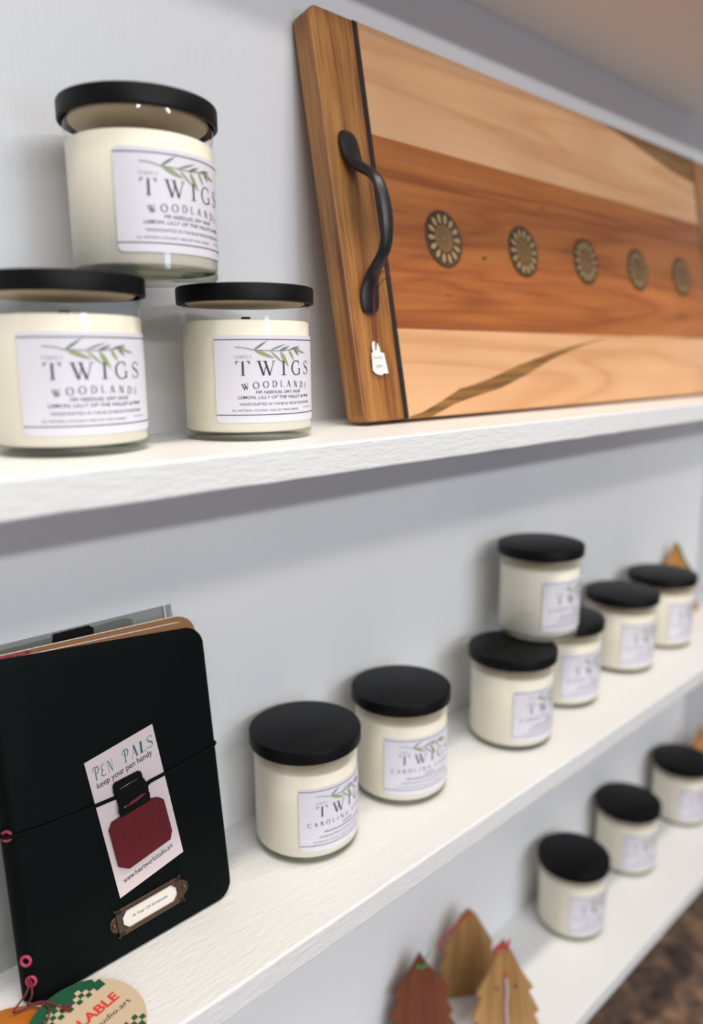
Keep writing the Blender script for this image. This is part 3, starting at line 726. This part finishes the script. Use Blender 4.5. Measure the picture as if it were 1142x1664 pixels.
bm = bmesh.new(); prism(bm, [(.2500, .03), (.2507, .03), (.2545, .2088), (.2536, .2088)], zb+.0001, zb+.0008); tag(obj('seam', bm, M['pearl'], sl), 'bright folded seam')

# ---- round hang tag lying on the shelf at the journal foot
ht = empty('hang_tag', (.134, -.1050, Z2+.0034), (math.radians(3), 0, math.radians(12)))
tag(ht, 'round beige and green checkered hang tag lying on the shelf at the journal foot', 'tag')
R = .0330
bm = bmesh.new(); circ = [(R*math.cos(2*PI*i/64), R*math.sin(2*PI*i/64)) for i in range(64)]
prism(bm, circ, -.0009, 0, 0)
def clip_disc(p):
    d = math.hypot(*p); return p if d <= R else (p[0]*R/d, p[1]*R/d)
for sgn in (1, -1):
    base = .0245*sgn
    a0 = math.acos(.0245/R)
    cap = [(R*math.sin(-a0+2*a0*i/20), sgn*R*math.cos(-a0+2*a0*i/20)) for i in range(21)]
    bm.faces.new([bm.verts.new((p[0], p[1], .0001)) for p in cap]).material_index = 1
    q = .0031
    for row in range(3):
        for c_ in range(-12, 12):
            if (row+c_) % 2 == 0 or random.random() < .12:
                x0, x1 = c_*q, (c_+1)*q; y0, y1 = base-sgn*row*q, base-sgn*(row+1)*q
                cc = [(x0, y0), (x1, y0), (x1, y1), (x0, y1)]
                if max(math.hypot(*p) for p in cc) < R: bm.faces.new([bm.verts.new((p[0], p[1], .0001)) for p in cc]).material_index = 1
put(bm, fit_width(sans('REFILLABLE', .0062, bold=.035), -.0240, .0240), lambda u, v: (u, v+.0012, .0001), 2)
put(bm, fit_width(sans('heartworkstudio.art', .0034, bold=.008), -.0265, .0265), lambda u, v: (u, v-.0062, .0001), 3)
bm.verts.ensure_lookup_table()
obj('tag_disc', bm, [M['beige'], M['green'], M['redprint'], M['ink']], ht)
# its maroon cord, tied to the journal's spine
Hm = (Matrix.Translation((.134, -.1050, Z2+.0034)) @ Matrix.Rotation(math.radians(12), 4, 'Z') @ Matrix.Rotation(math.radians(3), 4, 'X')).inverted()
z = Z2
cord = [(.1185, -.0660, z+.020), (.1150, -.0700, z+.0150), (.1085, -.0690, z+.0080), (.1075, -.0680, z+.0045), (.1130, -.0690, z+.0042), (.1200, -.0720, z+.0062), (.1250, -.0790, z+.0070), (.1290, -.0870, z+.0060), (.1310, -.0895, z+.0048)]
cord2 = [(.1190, -.0665, z+.018), (.1175, -.0700, z+.011), (.1150, -.0680, z+.0045), (.1180, -.0700, z+.0045), (.1230, -.0800, z+.0068), (.1190, -.0880, z+.0062), (.1130, -.0930, z+.0058)]
bm = bmesh.new()
for cd in (cord, cord2): tube(bm, [Hm @ Vector(p) for p in smooth_path(cd, 6)], .00055, 7)
tube(bm, [Hm @ Vector(p) for p in smooth_path([(.1285, -.0855, z+.0058), (.1300, -.0890, z+.0066), (.1318, -.0885, z+.0056), (.1310, -.0860, z+.0062), (.1290, -.0870, z+.0064)], 5)], .0009, 7)
obj('cord', bm, M['maroon'], ht)
# ---- orange leather piece under it, at the left picture edge
op = empty('leather_disc', (.0925, -.0905, Z2+.0002))
tag(op, 'round orange tan leather piece at the bottom left corner, partly under the hang tag', 'leather disc')
bm = bmesh.new(); lathe(bm, [(0, 0), (.0335, 0), (.0345, .0006), (.0345, .0014), (.0338, .0020), (0, .0021)], 64)
obj('leather_round', bm, M['orange'], op, True)
bm = bmesh.new(); tube(bm, [(.0315*math.cos(2*PI*i/64), .0315*math.sin(2*PI*i/64), .0021) for i in range(64)], .0003, 6, closed=True); obj('stitching', bm, M['kraft'], op)

# ============================================================ WOODEN TREE ORNAMENTS
def tree(x, y, z, yaw, lean, w, h, mat, label, shape, deco_):
    t = 0.006
    n = Vector((math.sin(yaw), -math.cos(yaw), 0))
    r = empty('tree_ornament', (x, y, z+t*math.sin(lean)*1.0))
    r.rotation_mode = 'XYZ'; r.rotation_euler = (PI/2-lean, 0, yaw)
    tag(r, label, 'ornament', None)
    pts = [(a*w, b*h) for a, b in shape]; pts = pts+[(-a, b) for a, b in pts[::-1] if a > 1e-6]
    bm = bmesh.new(); prism(bm, pts, -t, 0, 0)
    obj('tree_body', bm, mat, r, bevel=.0008)
    for d in deco_:
        if d[0] == 'knot':
            bm = bmesh.new(); lathe(bm, [(d[3], 0), (d[3]*.8, .0003), (0, .0003)], 16); bm.transform(Matrix.Translation((d[1]*w, d[2]*h, .0001)))
            obj('knot', bm, M['knot'], r)
        elif d[0] == 'ribbon':
            bm = bmesh.new(); P3 = [(a*w, b*h, c) for a, b, c in d[2]]; tube(bm, smooth_path(P3, 5), d[3], 8); obj('ribbon', bm, d[1], r)
        elif d[0] == 'bead':
            bm = bmesh.new(); bmesh.ops.create_uvsphere(bm, u_segments=16, v_segments=10, radius=d[3]); bm.transform(Matrix.Translation((d[1]*w, d[2]*h, .003))); obj('bead', bm, M['pearl'], r, True)
    return r
SH = [(0, 1), (.10, .93), (.22, .76), (.36, .56), (.30, .54), (.42, .34), (.36, .32), (.50, .06), (.47, 0)]
SH2 = [(0, 1), (.12, .86), (.24, .66), (.40, .47), (.33, .45), (.47, .22), (.40, .20), (.5, .0)]
SH3 = [(0, 1), (.12, .82), (.38, .54), (.30, .49), (.42, .26), (.36, .22), (.5, .0)]
tree(.5800, -.0390, Z3, -.6, .10, .082, .101, M['treetan'], 'tan wooden tree ornament with red ribbon standing behind the other tan tree', SH,
     [('ribbon', M['redribbon'], [(.02, .99, .001), (-.14, .90, .002), (-.26, .80, .001), (-.38, .72, .001), (-.42, .64, .002), (-.37, .58, .001), (-.33, .56, -.001)], .0011)])
tree(.5660, -.0980, Z3, -.6, .16, .078, .103, M['treetan'], 'tan wooden tree ornament with dark knots and lilac ribbon, frontmost of the ornaments', SH2,
     [('knot', -.12, .52, .0017), ('knot', .14, .52, .0020),
      ('ribbon', M['redribbon'], [(-.03, .95, .001), (-.16, .93, .003), (-.10, .99, .003), (0, .95, .003), (.06, 1.02, .002), (.03, .93, .002)], .0012),
      ('bead', -.16, 1.0, .0026),
      ('ribbon', M['lilac'], [(.0, .62, .0015), (.01, .48, .0018), (-.01, .3, .0018), (.01, .1, .0018)], .0018),
      ('ribbon', M['redribbon'], [(.0, .68, .0008), (.0, .60, .0015)], .0009)])
tree(.5020, -.0380, Z3, -.6, .16, .080, .090, M['treebrown'], 'dark red-brown wooden tree ornament with a green ribbon at its tip', SH3,
     [('ribbon', M['greenribbon'], [(-.06, .88, .001), (.0, .86, .002), (.07, .88, .001)], .0018), ('ribbon', M['greenribbon'], [(.04, .92, .001), (.10, .99, .001), (.12, 1.04, .001)], .0006)])
tree(1.078, -.0270, Z2, -.4, .10, .085, .106, M['treeorange'], 'orange wooden tree ornament behind the last candle of the middle shelf', SH3,
     [('ribbon', M['greenribbon'], [(.02, .95, .001), (.14, .74, .001), (.26, .58, .001)], .0014)])
tree(1.165, -.0550, Z3, -.4, .10, .075, .115, M['treeorange'], 'orange wooden tree ornament at the right picture edge, on the lowest shelf', SH3, [])
